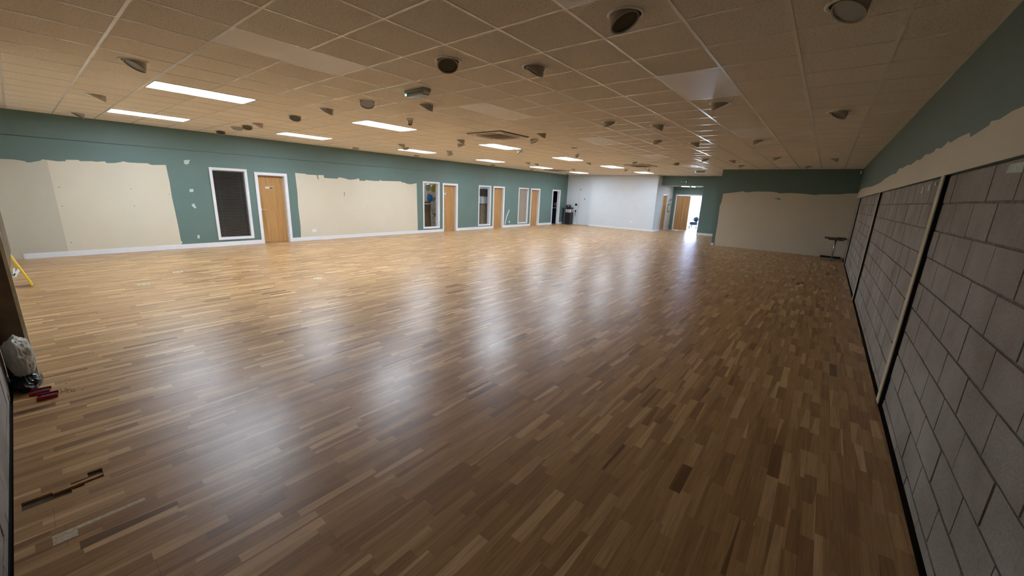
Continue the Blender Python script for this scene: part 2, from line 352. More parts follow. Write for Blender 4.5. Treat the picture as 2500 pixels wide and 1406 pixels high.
for i, (x, y) in enumerate(BLANKS):
    f = MB(); f.box(-.287, .287, -.587, .587, -0.0018, 0.0)
    if y < 2 and x > -2: lb = 'smooth white long tile with a dark outline at the top edge of the photo'
    elif x > -2: lb = {1: 'large smooth white tile catching bluish light beside a tilted downlight', 2: 'second smooth white tile of the right line, greyish, mid ceiling', 3: 'small far smooth white tile close to the dark green end wall'}[{4.9155: 1, 8.5155: 2, 15.7155: 3}[y]]
    else: lb = 'smooth blank white ceiling tile, %s of the line left of centre' % {1.9155: 'nearest', 4.9155: 'second', 8.5155: 'third', 12.1155: 'fourth', 15.7155: 'farthest'}[y]
    setp(f.build('blank_ceiling_tile', M['panelwhite'], loc=(x, y, ZC)), lb, 'ceiling tile', 'smooth blank ceiling tiles')

# ------------------------------------------------------------------ walls
def rect_wall(mb, axis, h0, h1, a0, a1, z0, z1, openings, mi=0):
    """box wall lying along an axis with rectangular openings (a0,a1,z0,z1)"""
    As = sorted({a0, a1, *[v for o_ in openings for v in o_[:2] if a0 < v < a1]}); Zs = sorted({z0, z1, *[v for o_ in openings for v in o_[2:] if z0 < v < z1]})
    for p, q in zip(As, As[1:]):
        for r_, s_ in zip(Zs, Zs[1:]):
            if any(o_[0] < (p+q)/2 < o_[1] and o_[2] < (r_+s_)/2 < o_[3] for o_ in openings): continue
            if axis == 'y': mb.box(h0, h1, p, q, r_, s_, mi)
            else: mb.box(p, q, h0, h1, r_, s_, mi)
DOORS = [(4.39, 5.12), (11.43, 12.17), (14.68, 15.41), (17.80, 18.56), (19.99, 20.74)]
WINS = [(3.325, 4.085, 0.225, 2.045), (10.37, 11.135, 0.215, 2.015), (13.635, 14.40, 0.205, 1.99), (16.70, 17.47, 0.205, 1.99)]
PL = [(-0.30, 0.0), (-0.30, 2.01), (-0.106, 2.006), (0.06, 2.009), (0.204, 1.988), (0.216, 1.965), (0.273, 1.97), (0.409, 2.015), (0.439, 2.044), (0.57, 2.031), (0.645, 2.022), (0.759, 2.034), (0.769, 2.065), (0.951, 2.076), (0.975, 2.053), (1.152, 2.068), (1.226, 2.061), (1.354, 2.082), (1.378, 2.047), (1.507, 2.057), (1.612, 2.085), (1.655, 2.107), (1.735, 2.089), (1.913, 2.09), (2.087, 2.096), (2.106, 2.075), (2.16, 2.065), (2.411, 2.084), (2.428, 1.685), (2.425, 1.327), (2.441, 0.963), (2.457, 0.529), (2.461, 0.214), (2.49, 0.165), (2.449, 0.10), (2.449, 0.0)]
P2 = [(5.44, 2.085), (5.739, 2.079), (5.779, 2.059), (6.092, 2.058), (6.124, 1.918), (6.149, 1.931), (6.13, 2.06), (6.313, 2.071), (6.328, 1.983), (6.767, 1.98), (6.834, 2.033), (6.992, 2.012), (7.202, 1.969), (7.405, 1.994), (7.555, 2.033), (7.564, 1.959), (7.785, 1.96), (7.794, 1.992), (8.129, 1.976), (8.353, 1.984), (8.385, 2.021), (8.448, 1.992), (9.285, 2.014), (9.305, 1.981), (9.452, 1.971), (9.557, 1.934), (9.73, 1.924), (10.018, 1.978), (10.024, 1.265), (10.035, 0.105), (5.444, 0.105), (5.462, 0.487), (5.443, 1.058), (5.456, 1.505)]
wl = MB(); wl.box(XL-WT, XL, -.5, -.3, -.03, ZC, 2)
ops = [(a, b, -1, 1.975) for a, b in DOORS] + [tuple(x) for x in WINS]
rect_wall(wl, 'y', XL-WT, XL, -0.3, 21.7, -0.03, 2.47, ops, 0)
wl.box(XL-WT, XL+0.004, -0.3, 21.7, 2.482, ZC, 0); wl.box(XL-WT, XL-0.02, -0.3, 21.7, 2.47, 2.482, 0)
# unpainted areas left when wall panels came off
PLa = [p for p in PL if p[0] <= 0.50] ; 
cut = 0.50
def clip(poly, c, keep_less):
    out = []
    for (a, b), (a2, b2) in zip(poly, poly[1:]+poly[:1]):
        i1 = (a <= c) == keep_less; i2 = (a2 <= c) == keep_less
        if i1: out.append((a, b))
        if i1 != i2: t = (c-a)/(a2-a); out.append((c, b+t*(b2-b)))
    return out
wl.prism(clip(PL, cut, True), 'x', XL, XL+0.0012, 2); wl.prism(clip(PL, cut, False), 'x', XL, XL+0.0015, 1)
wl.prism(P2, 'x', XL, XL+0.0015, 1)
SP = [[(2.776, 2.221), (2.816, 2.236), (2.868, 2.24), (2.911, 2.253), (2.884, 2.207), (2.87, 2.151), (2.815, 2.127), (2.776, 2.144)],
      [(2.806, 1.521), (2.883, 1.524), (2.876, 1.451), (2.796, 1.444)],
      [(2.801, 1.14), (2.87, 1.152), (2.858, 1.116), (2.886, 1.066), (2.874, 1.025), (2.842, 1.042), (2.802, 1.091)],
      [(2.823, 0.339), (2.869, 0.328), (2.861, 0.24), (2.811, 0.246)],
      [(15.88, 0.899), (15.964, 0.893), (15.865, 0.721), (15.773, 0.566), (15.702, 0.358), (15.66, 0.213), (15.625, 0.112), (15.583, 0.112), (15.584, 0.236), (15.619, 0.361), (15.69, 0.568), (15.78, 0.733)]]
for s_ in SP: wl.prism(s_, 'x', XL, XL+0.001, 3)
for (a, b) in [(0.58, 1.487), (1.704, 1.489), (0.564, 1.09), (1.704, 1.09), (0.572, 0.298), (2.382, 1.382), (7.806, 1.088), (8.938, 1.088), (7.778, 0.284), (7.83, 0.283)]:
    wl.box(XL+.001, XL+.0025, a-.012, a+.012, b-.006, b+.006, 4)
wl.prism([(6.97, 1.53), (6.995, 1.56), (6.985, 1.45), (6.96, 1.38)], 'x', XL+.001, XL+.0025, 4)
struct(wl, 'wall_left', [M['green'], M['cream'], M['cream_grey'], M['filler'], M['mortar']])

bb = MB()
segs = [(-0.13, 4.32)] + [(DOORS[i][1]+.07, DOORS[i+1][0]-.07) for i in range(4)] + [(DOORS[4][1]+.07, 21.55)]
for a, b in segs: bb.box(XL, XL+.016, a, b, 0.0, 0.10); bb.box(XL, XL+.010, a, b, 0.10, 0.112)
struct(bb, 'baseboard_left', M['white'])

# doors of the left wall
def architrave(mb, y0, y1, z0, z1, wd=.07, bottom=False):
    X0, X1 = XL, XL+.022
    mb.box(X0, X1, y0-wd, y0, z0-(wd if bottom else 0), z1+wd); mb.box(X0, X1, y1, y1+wd, z0-(wd if bottom else 0), z1+wd); mb.box(X0, X1, y0, y1, z1, z1+wd)
    if bottom: mb.box(X0, X1, y0, y1, z0-wd, z0)
    for a, b in ((y0-.0, y0+.014), (y1-.014, y1)): mb.box(XL-WT, XL+.006, a, b, z0, z1)
    mb.box(XL-WT, XL+.006, y0+.014, y1-.014, z1-.014, z1)
    if bottom: mb.box(XL-WT, XL+.006, y0+.014, y1-.014, z0, z0+.014)
for i, (a, b) in enumerate(DOORS):
    f = MB(); architrave(f, a, b, 0, 1.975); fr = struct(f, 'door_%d' % (i+1), M['white'])
    if i < 4:
        lf_ = MB(); lf_.box(XL-.148, XL-.108, a+.016, b-.016, .006, 1.958); leaf = lf_.build('door_leaf', M['oak'], fr)
        h = MB(); h.cyl((XL-.108, a+.065, .985), (XL-.100, a+.065, .985), .026); h.cyl((XL-.108, a+.065, .985), (XL-.060, a+.065, .985), .009); h.cyl((XL-.060, a+.058, .985), (XL-.060, a+.185, .985), .009)
        h.build('door_handle', M['steel'], leaf)
        hg = MB()
        for z in (.25, 1.0, 1.75): hg.box(XL-.110, XL-.103, b-.022, b-.012, z-.05, z+.05)
        hg.build('hinge', M['steel'], leaf)
        if i < 2:
            yc, zc = (4.715, 1.615) if i == 0 else (11.66, 1.60)
            s_ = MB(); s_.box(XL-.108, XL-.099, yc-.105, yc+.105, zc-.028, zc+.028); pl_ = s_.build('sliding_sign', M['ring'], leaf)
            s_ = MB(); s_.box(XL-.099, XL-.096, yc+.0, yc+.098, zc-.022, zc+.016); s_.build('sign_slider', M['black'], pl_)
            s_ = MB(); s_.box(XL-.099, XL-.0965, yc-.095, yc-.005, zc-.020, zc+.018); s_.build('sign_face', M['unit'], pl_)
    else:
        # door standing open into a dark room
        lf_ = MB(); lf_.box(XL-.88, XL-.165, a+.016, a+.056, .006, 1.958); leaf = lf_.build('door_leaf', M['white'], fr)
        h = MB(); h.box(XL-.36, XL-.18, a+.056, a+.10, 1.88, 1.93); h.build('door_closer', M['ring'], leaf)

# windows of the left wall
for i, (a, b, c, d) in enumerate(WINS):
    f = MB(); architrave(f, a, b, c, d, .055, True); wf = struct(f, 'window_%d' % (i+1), M['white'])
    p = MB(); p.box(XL-.075, XL-.069, a+.014, b-.014, c+.014, d-.014); p.build('pane', M['glass'], wf)
# dark venetian blind
vb = empty('venetian_blind', (XL-.05, 3.705, 0.24), 0, 'dark venetian blind of fine slats filling the window left of the nearest door', 'blind')
hr = MB(); hr.box(-.012, .018, -.362, .362, 1.760, 1.788); hr.build('head_rail', M['blind'], vb)
sl = MB(); nsl = 56
for q in range(nsl):
    z = 0.012+q*1.745/nsl; m_ = Matrix.Translation((0, 0, z)) @ Matrix.Rotation(math.radians(24), 4, 'Y')
    sl.box(-.0135, .0135, -.36, .36, -.0006, .0006, mat=m_)
sl.build('slats', M['blind'], vb)
cdm = MB()
for y in (-.25, .25): cdm.box(-.001, .001, y-.001, y+.001, 0.005, 1.765)
cdm.build('ladder_cord', M['grey'], vb)
rb = MB(); rb.box(XL-.062, XL-.059, WINS[3][0]+.016, WINS[3][1]-.016, WINS[3][2]+.05, WINS[3][3]-.016); rbo = rb.build('roller_blind', M['blindroll']); setp(rbo, 'plain taupe roller blind drawn down behind the far narrow window', 'blind')
rb = MB(); rb.box(XL-.066, XL-.056, WINS[3][0]+.016, WINS[3][1]-.016, WINS[3][2]+.03, WINS[3][2]+.05); rb.build('bottom_bar', M['grey'], rbo)

# rooms behind the left wall
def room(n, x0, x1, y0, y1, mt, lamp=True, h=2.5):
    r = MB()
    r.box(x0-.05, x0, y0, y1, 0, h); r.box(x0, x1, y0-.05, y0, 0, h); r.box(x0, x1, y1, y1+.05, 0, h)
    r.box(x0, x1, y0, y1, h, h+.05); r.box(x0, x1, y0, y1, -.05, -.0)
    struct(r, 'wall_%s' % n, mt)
    if lamp:
        l = MB(); l.box(x0+.4, x0+.9, (y0+y1)/2-.4, (y0+y1)/2+.4, h-.02, h-.005); setp(l.build('storeroom_ceiling_light', M['ledroom']), 'plain ceiling light inside the room behind %s' % ('the balloon-filled window' if n == 'storeroom' else 'the window with stacked boxes'), 'ceiling light')  # unseen glowing panel added to brighten the room behind the glass
XR0 = XL-WT
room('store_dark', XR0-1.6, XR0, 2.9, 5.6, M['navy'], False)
room('storeroom', XR0-1.5, XR0, 10.1, 12.5, M['cream_grey'])
room('box_room', XR0-1.5, XR0, 13.3, 15.8, M['wallwhite'])
room('end_room', XR0-1.5, XR0, 16.2, 18.9, M['wallwhite'], False)
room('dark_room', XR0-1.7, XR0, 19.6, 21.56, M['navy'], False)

# things behind window 2
xs = XR0-.05
def blob(name, c, r, mt, label, cat, parent=None, seed=1, lump=.18, sq=(1, 1, 1), n=14, group=None):
    rnd = random.Random(seed); mb = MB(); ph = [rnd.uniform(0, 6.28) for _ in range(9)]
    vv = []
    for i in range(n+1):
        th = PI*i/n
        for j in range(2*n):
            f_ = 2*PI*j/(2*n); d = Vector((math.sin(th)*math.cos(f_), math.sin(th)*math.sin(f_), math.cos(th)))
            k_ = 1+lump*(math.sin(3*d.x*2+ph[0])*math.cos(4*d.y+ph[1])+.6*math.sin(7*d.z+ph[2]+3*d.x)+.35*math.sin(13*d.y+ph[3])*math.sin(11*d.x+ph[4]))
            vv.append((c[0]+r*sq[0]*k_*d.x, c[1]+r*sq[1]*k_*d.y, c[2]+r*sq[2]*k_*d.z))
    mb.v = vv; m2 = 2*n
    mb.poly(0, [(i*m2+j, i*m2+(j+1) % m2, (i+1)*m2+(j+1) % m2, (i+1)*m2+j) for i in range(n) for j in range(m2)], 0, True)
    o_ = mb.build(name, mt, parent)
    if not parent: setp(o_, label, cat, group)
    return o_
ar = empty('armchair', (xs-.64, 10.92, 0), 0, 'tall brown padded chair back standing behind the balloon window', 'chair')
a_ = MB(); a_.box(-.30, .30, -.26, .26, .30, .48); a_.build('seat', M['brown'], ar, bevel=.03)
a_ = MB(); a_.box(.18, .32, -.28, .26, .08, 1.25); a_.build('backrest', M['brown'], ar, bevel=.04)
a_ = MB(); a_.box(-.28, .16, -.24, .24, .0, .30); a_.build('base', M['cardd'], ar)
for nm, c, r, mk, lb, cat, sd_ in [('foil_balloon', (xs-.45, 11.12, 1.84), .13, 'signwhite', 'round silver white foil balloon at the top of the cluttered window', 'balloon', 3),
        ('foil_balloon', (xs-.45, 11.42, 1.82), .15, 'yfoil', 'yellow foil balloon beside the silver one behind glass', 'balloon', 5),
        ('foil_balloon', (xs-.30, 11.10, 1.40), .15, 'blue', 'blue crumpled foil balloon in the middle of the cluttered window', 'balloon', 6),
        ('foil_balloon', (xs-.22, 11.36, 1.00), .09, 'pinkfoil', 'pink foil bundle above the brown chair back', 'balloon', 7),
        ('cloth_bundle', (xs-.24, 11.40, .70), .10, 'redish', 'dull red cloth bundle at the right side of the brown chair', 'bundle', 8),
        ('cloth_bundle', (xs-.28, 11.52, 1.22), .11, 'navy', 'navy cloth hanging at the right edge of the cluttered window', 'bundle', 9)]:
    blob(nm, c, r, M[mk], lb, cat, seed=sd_, sq=(.5, 1, 1.1), lump=.15, n=9)
tr = empty('clothes_rail', (xs-.10, 11.12, 0), 0, 'bent grey metal rail frame behind the cluttered window', 'rail')
t_ = MB(); t_.tube([(0, -.5, 1.16), (0, .12, 1.16), (0, .2, 1.08), (0, .26, .0)], .014); t_.build('rail', M['steel'], tr)
ld = empty('step_ladder', (xs-.75, 11.72, 0), 0, 'white metal step ladder standing low behind the cluttered window', 'ladder')
for y in (-.13, .13):
    t_ = MB(); t_.cyl((0, y, 0), (-.12, y*.8, .8), .012, n=8); t_.build('rail', M['ring'], ld)
for z in (.2, .4, .6):
    t_ = MB(); t_.box(-.15*z-.04, -.15*z+.04, -.12, .12, z-.012, z+.012); t_.build('step', M['ring'], ld)
mu = MB(); rnd = random.Random(4)
for q in range(26):
    y = rnd.uniform(11.2, 12.45); z = rnd.uniform(.5, 2.0); s_ = rnd.uniform(.03, .10)
    mu.prism([(y-s_, z), (y, z+s_*.7), (y+s_*.8, z+.01), (y+s_*.2, z-s_)], 'x', XR0-1.499, XR0-1.495, q % 4)
setp(mu.build('wall_decals', [M['redish'], M['blue'], M['yfoil'], M['pinkfoil']]), 'scatter of small coloured shapes on the wall behind the balloons', 'decals', kind='stuff')

# boxes behind window 3
zz = 0.0
for q, (h, mk, lb) in enumerate([(.50, 'card', 'cardboard box at the bottom of the stack behind the middle window'), (.36, 'card', 'cardboard box second from the bottom of the stack behind the middle window'),
                   (.26, 'card', 'cardboard box third from the bottom of the stack, under the red lid'), (.07, 'redish', 'flat dull red lid between two boxes in the stack'),
                   (.34, 'wallwhite', 'pale box above the red lid in the stack'), (.36, 'cardd', 'dark brown box topmost in the stack behind the middle window')]):
    wdt = .27 if q < 5 else .20
    b_ = MB(); b_.box(-.2, .2, -wdt, wdt, 0.001, h-.004, 0)
    ob = b_.build('storage_box', M[mk], bevel=.006, loc=(xs-.30, 14.40, zz)); setp(ob, lb, 'box', 'boxes stacked behind the middle window')
    if q not in (3,):
        b_ = MB(); b_.box(.2, .203, -wdt+.02, wdt-.02, h*.86, h*.88); b_.build('lid_seam', M['cardd'], ob)
    zz += h
# things in the dark room
ct = empty('counter', (XR0-.62, 21.25, 0), 0, 'dark cabinet with thin white worktop inside the far open doorway', 'cabinet')
c_ = MB(); c_.box(-.60, .55, -.28, .28, .0, .93); c_.build('carcass', M['navy'], ct); c_ = MB(); c_.box(-.61, .56, -.30, .30, .93, .96); c_.build('worktop', M['white'], ct)
fn = empty('desk_fan', (XR0-.50, 21.38, .962), 0, 'small round white desk fan on the worktop in the far dark doorway', 'fan')
c_ = MB(); c_.cyl((0, 0, 0), (0, 0, .02), .08); c_.cyl((0, 0, .02), (0, 0, .12), .015); c_.build('stand', M['white'], fn)
c_ = MB(); c_.cyl((.0, 0, .20), (.05, -.05, .20), .12, n=24); c_.build('cage', M['white'], fn)
c_ = MB(); c_.cyl((.051, -.051, .20), (.055, -.055, .20), .035, n=16); c_.build('hub', M['grey'], fn)

# near wall (left edge of picture) -------------------------------------------------
def blocks(mb, axis, plane, sgn, a0, a1, z0, z1, ph=0.0, tone=0):
    """coursed concrete blocks standing proud of a mortar bed; plane = block face, sgn = direction the face looks"""
    rnd = random.Random(11); H, W = .216, .437
    zt = z1 + .0; row = 0; z = 2.022
    while z > z0:
        zl = max(z-H, z0); off = ph + (W/2 if row % 2 else 0) + rnd.uniform(-.02, .02); a = a0 - (W - (a0-off) % W) % W - W
        n0 = math.floor((a0-off)/W); a = off + n0*W
        while a < a1:
            b = a+W; A, B = max(a, a0)+.003+rnd.uniform(0, .003), min(b, a1)-.003-rnd.uniform(0, .003)
            if B-A > .03:
                f_ = plane + sgn*(-rnd.uniform(0, .004)); bk = plane - sgn*.05
                zt_, zb = z-.004-rnd.uniform(0, .003), zl+.004
                j = lambda: rnd.uniform(-.0025, .0025)
                c = .002
                if axis == 'y':
                    F = [(f_, A+c+j(), zb+c+j()), (f_, B-c+j(), zb+c+j()), (f_, B-c+j(), zt_-c+j()), (f_, A+c+j(), zt_-c+j())]
                    K = [(bk, A, zb), (bk, B, zb), (bk, B, zt_), (bk, A, zt_)]
                else:
                    F = [(A+c+j(), f_, zb+c+j()), (B-c+j(), f_, zb+c+j()), (B-c+j(), f_, zt_-c+j()), (A+c+j(), f_, zt_-c+j())]
                    K = [(A, bk, zb), (B, bk, zb), (B, bk, zt_), (A, bk, zt_)]
                bb_ = len(mb.v); mb.v += F+K; mb.poly(bb_, [(0, 1, 2, 3), (0, 4, 5, 1), (1, 5, 6, 2), (2, 6, 7, 3), (3, 7, 4, 0)], 0)
            a += W
        z -= H; row += 1
rw = MB()
blocks(rw, 'y', XB, -1, -0.3, 17.5, 0.0, 2.02, ph=2.21)
rw.box(XB+.010, XB+.2, -0.5, 17.7, -0.05, ZC, 1)
# lining left on above, green with a stripped cream edge
PR = [(17.5, 2.201), (16.062, 2.285), (14.251, 2.261), (11.955, 2.21), (10.163, 2.211), (9.549, 2.245), (8.784, 2.258), (8.275, 2.257), (8.072, 2.236), (7.771, 2.299), (7.465, 2.277), (7.009, 2.284), (6.7, 2.262), (6.312, 2.286), (6.123, 2.264), (5.85, 2.296), (5.60, 2.276), (5.419, 2.278), (5.346, 2.300), (5.1, 2.275), (4.859, 2.305), (4.789, 2.282), (4.5, 2.29), (4.216, 2.283), (4.165, 2.245), (3.972, 2.254), (3.767, 2.264), (3.755, 2.285), (3.587, 2.268), (3.399, 2.279), (3.196, 2.272), (2.6, 2.28), (1.5, 2.27), (-0.3, 2.28)]
rw.box(XR, XB+.02, -0.3, 17.5, 2.022, ZC, 2)
rw.prism([(-0.3, 2.022), (17.5, 2.022)] + PR, 'x', XR-.0015, XR, 3)
for a, b, c, d in ((5.62, 5.74, 1.90, 1.975), (5.30, 5.42, 1.92, 1.98), (5.06, 5.16, 1.96, 1.99), (3.06, 3.30, 1.945, 2.0)): rw.prism([(a, c), (b, c+.01), (b-.02, d), (a+.02, d-.005)], 'x', XB-.003, XB+.003, 4)
struct(rw, 'wall_right', [M['block'], M['mortar'], M['green'], M['cream'], M['filler']])
g_ = MB(); g_.box(XB-.027, XB+.012, YN, 17.5, -.029, -.012); struct(g_, 'trim_3', M['dark'])  # black strip puts the shade of the floor gap into its colour
# board strips up the block wall
def stud(y0, y1, lb):
    r = empty('board_strip', (XB, (y0+y1)/2, 0), 0, lb, 'board strip', 'cream board strips up the block wall'); h = (y1-y0)/2
    a = MB(); a.box(-.034, -.026, -h, h, .012, 2.02); a.build('face', M['studface'], r)
    a = MB(); a.box(-.0255, -.004, -h-.0, h, .012, 2.02); a.build('backing', M['rubber'], r)  # near-black layer behind the face board
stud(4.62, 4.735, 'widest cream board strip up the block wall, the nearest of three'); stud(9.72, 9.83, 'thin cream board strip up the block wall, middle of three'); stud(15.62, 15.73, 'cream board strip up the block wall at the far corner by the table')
for y0, y1, sg in ():
    pass

nw = MB(); blocks(nw, 'x', YN, 1, -5.185, 0.72, 0.0, 2.02, ph=-2.3)
nw.box(-5.185, 0.9, YN-.2, YN-.010, -0.05, ZC, 1)
nw.box(XL-WT, -5.215, YN-.4, YN-.2, -0.05, ZC, 2); nw.box(-5.215, -5.185, YN-.4, YN-.01, -0.05, ZC, 1)
struct(nw, 'wall_near', [M['block'], M['mortar'], M['cream_grey']])
g_ = MB(); g_.box(-5.18, XB, YN-.012, YN+.012, -.029, -.012); struct(g_, 'trim_4', M['dark'])  # near-wall floor gap, its shade given by a black strip
# timber framed end of the lining
te = empty('lining_end', (-5.17, -.22, 0), 0, 'upright brown timber edge with pale board front behind the crumpled bag', 'timber upright')
a = MB(); a.box(-.045, 0, -.080, .058, 0.001, 2.9); a.build('stud', M['ply'], te)
a = MB(); a.box(-.045, .001, .058, .080, 0.001, 2.9); a.build('board_edge', M['timber'], te)
dp = empty('lining_board', (-6.0, -.15, .95), 0, 'brown backed lining board left hanging on the upper near wall at the left border', 'board')
a = MB(); a.box(-.74, .76, -.008, .008, 0, 1.95); a.build('board', M['ply'], dp)
a = MB(); a.box(-.78, .78, -.046, -.010, 1.80, 1.90); a.box(-.05, .0, -.046, -.010, 0.0, 1.80); a.build('batten', M['timber'], dp)

# ------------------------------------------------------------------ far walls
# right hand block (dark green with stripped cream)
PF = [(-3.37, 0.0), (-3.39, 0.38), (-3.382, 0.921), (-3.405, 1.555), (-3.365, 1.766), (-3.36, 2.052), (-2.767, 2.146), (-2.703, 2.168), (-2.583, 2.126), (-2.279, 2.17), (-1.766, 2.175), (-1.596, 2.156), (-1.508, 2.125), (-1.187, 2.144), (-0.792, 2.134), (-0.443, 2.099), (-0.317, 2.126), (-0.044, 2.135), (0.204, 2.143), (0.34, 2.17), (XB+.012, 2.20), (XB+.012, 0.0)]
fb_ = MB(); fb_.box(-3.50, XB+.1, 17.5, 17.62, -.03, ZC, 0); fb_.box(-3.50, -3.40, 17.62, 22.1, -.03, ZC, 0)
fb_.prism(PF, 'y', 17.4985, 17.5, 1); fb_.prism([(-1.664, 1.947), (-1.444, 1.945), (-1.447, 1.888)], 'y', 17.497, 17.4985, 0)
struct(fb_, 'wall_back_right', [M['green'], M['cream']])
b_ = MB(); b_.box(-3.516, -3.50, 17.49, 22.1, 0, .10); b_.box(-3.516, -3.41, 17.482, 17.4985, 0, .10); struct(b_, 'baseboard_back_right', M['white'])
# exit wall
ew = MB(); rect_wall(ew, 'x', 22.1, 22.22, -7.3, -3.40, -.03, ZC, [(-7.3, -5.2, -1, 2.49)]); struct(ew, 'wall_exit', M['green'])
b_ = MB(); b_.box(-5.2, -3.516, 22.084, 22.1, 0, .11); struct(b_, 'baseboard_exit', M['white'])
# white boxed-out room and its corridor side
wb = MB(); wb.box(-11.16, -7.3, 21.4, 21.5, -.03, ZC, 0); rect_wall(wb, 'y', -7.4, -7.3, 21.5, 24.3, -.03, ZC, [(22.50, 23.22, -1, 1.97)], 0)
wb.box(-11.16, -11.06, 21.5, 21.74, -.03, ZC, 0); struct(wb, 'wall_white_box', M['wallwhite'])
ob_ = MB(); ob_.box(XL-WT-.3, -7.4, 22.30, 22.36, -.1, ZC+.1); ob_.box(XL-WT-.3, XL-WT-.24, 21.6, 22.3, -.1, ZC+.1); ob_.box(XL-WT-.3, -7.4, 21.74, 22.3, -.1, -.03); ob_.box(-7.46, -7.4, 21.5, 22.3, -.1, ZC); struct(ob_, 'wall_outer', M['wallwhite'])  # unseen shell added to keep sky light from leaking round the white door
b_ = MB(); b_.box(-11.16, -7.284, 21.384, 21.4, 0, .10); b_.box(-7.3, -7.284, 21.4, 22.43, 0, .10); b_.box(-7.3, -7.284, 23.29, 24.2, 0, .10); struct(b_, 'baseboard_white_box', M['white'])
ww = MB(); rect_wall(ww, 'x', 21.62, 21.74, XL-WT, -11.16, -.03, ZC, [(-12.10, -11.22, -1, 1.95)]); struct(ww, 'wall_back_left', M['wallwhite'])
b_ = MB(); b_.box(XL+.01, -12.16, 21.604, 21.62, 0, .10); struct(b_, 'baseboard_back_left', M['white'])
d_ = MB()
for a, b, c, d in ((-12.16, -12.10, 0, 2.0), (-11.22, -11.165, 0, 2.0), (-12.10, -11.22, 1.95, 2.0)): d_.box(a, b, 21.606, 21.63, c, d)
dd = struct(d_, 'door_6', M['wallwhite'])
a = MB(); a.box(-12.095, -11.225, 21.625, 21.665, .01, 1.945); lf6 = a.build('door_leaf', M['wallwhite'], dd)
a = MB(); a.cyl((-11.70, 21.625, 1.57), (-11.70, 21.618, 1.57), .035); a.build('door_disc', M['navy'], lf6)
a = MB(); a.box(-12.07, -12.045, 21.605, 21.625, 1.0, 1.25); a.build('door_handle', M['steel'], lf6)
a = MB(); a.cyl((-12.02, 21.62, 2.12), (-12.02, 21.61, 2.12), .03); setp(a.build('wall_button', M['navy']), 'small dark round disc on the white wall above the white door', 'wall disc')
# corridor
cc = MB(); cc.box(-7.3, -4.0, 22.22, 24.3, 2.47, 2.53); struct(cc, 'ceiling_corridor', M['panelwhite'])
cw = MB(); cw.box(-4.1, -4.0, 22.22, 24.3, 0, 2.47); struct(cw, 'wall_corridor_right', M['green'])
ce = MB(); rect_wall(ce, 'x', 24.2, 24.3, -7.3, -4.0, -.03, 2.47, [(-7.03, -5.55, -1, 1.99)]); struct(ce, 'wall_corridor_end', M['green'])
d_ = MB()
for a, b, c, d in ((-7.10, -7.03, 0, 2.06), (-5.55, -5.48, 0, 2.06), (-7.03, -5.55, 1.99, 2.06)): d_.box(a, b, 24.175, 24.3, c, d)
dd = struct(d_, 'door_7', M['white'])
a = MB(); a.box(-7.028, -6.29, 24.21, 24.25, .006, 1.985); a.build('door_leaf', M['oak'], dd)
a = MB(); a.box(-5.59, -5.55, 24.26, 24.98, .006, 1.985); a.build('door_leaf', M['oak'], dd)
d_ = MB()
for a, b, c, d in ((22.44, 22.50, 0, 2.03), (23.22, 23.28, 0, 2.03), (22.50, 23.22, 1.97, 2.03)): d_.box(-7.3, -7.28, a, b, c, d)
dd = struct(d_, 'door_8', M['white'])
a = MB(); a.box(-7.36, -7.32, 22.505, 23.215, .006, 1.965); a.build('door_leaf', M['oak'], dd)
a = MB(); a.box(-.29, .29, -.29, .29, -.012, 0); setp(a.build('corridor_light', M['led2'], loc=(-6.17, 23.0, 2.469)), 'lit square ceiling light in the corridor beyond the exit sign', 'ceiling light')
a = MB(); a.lathe([(.05, 0), (.05, -.02), (.035, -.07), (.02, -.08)], c=(0, 0, 0), cap1=True); setp(a.build('smoke_detector', M['white'], loc=(-5.95, 22.55, 2.469)), 'small white detector hanging from the corridor ceiling', 'detector')
# leaflet rack and notices
lr = empty('leaflet_rack', (-7.283, 23.72, 1.03), 0, 'dark leaflet rack on the white corridor wall beside the wooden door', 'rack')
a = MB(); a.box(-.016, .0, -.22, .22, 0, .46); a.build('back_panel', M['black'], lr)
for q in range(4):
    a = MB(); a.box(.001, .01, -.18+q*.095, -.125+q*.095, .04, .42); a.build('leaflet', M['ring'], lr)
for y, z, h, lb in ((23.62, 1.56, .16, 'small grey notice above the leaflet rack'), (23.90, 1.66, .14, 'small dark notice at the upper right of the leaflet rack')):
    a = MB(); a.box(-7.2995, -7.294, y-.07, y+.07, z, z+h); setp(a.build('notice', M['grey'] if y < 23.8 else M['black']), lb, 'notice', 'notices over the leaflet rack')
# exit sign
es = empty('exit_sign', (-6.20, 22.094, 2.68), 0, 'green emergency exit sign with running man above the corridor opening', 'sign')
a = MB(); a.box(-.20, .20, -.016, .0055, -.075, .075); a.build('sign_body', M['signgreen'], es)
a = MB(); Y0, Y1 = -.019, -.016
a.cyl((-.115, Y1, .045), (-.115, Y0, .045), .013, n=10)                       # head of running man
a.prism([(-.14, .028), (-.10, .03), (-.095, -.005), (-.07, -.03), (-.082, -.04), (-.112, -.014), (-.125, -.03), (-.155, -.05), (-.165, -.04), (-.138, -.018)], 'y', Y0, Y1)
a.prism([(-.14, .028), (-.165, .01), (-.16, 0), (-.138, .016)], 'y', Y0, Y1)
a.prism([(-.045, 0), (-.01, .035), (-.01, .012), (.05, .012), (.05, -.012), (-.01, -.012), (-.01, -.035)], 'y', Y0, Y1)   # arrow
a.prism([(.09, .055), (.165, .055), (.165, -.055), (.09, -.055)], 'y', Y0, Y1)       # doorway
a.build('pictogram', M['signwhite'], es)
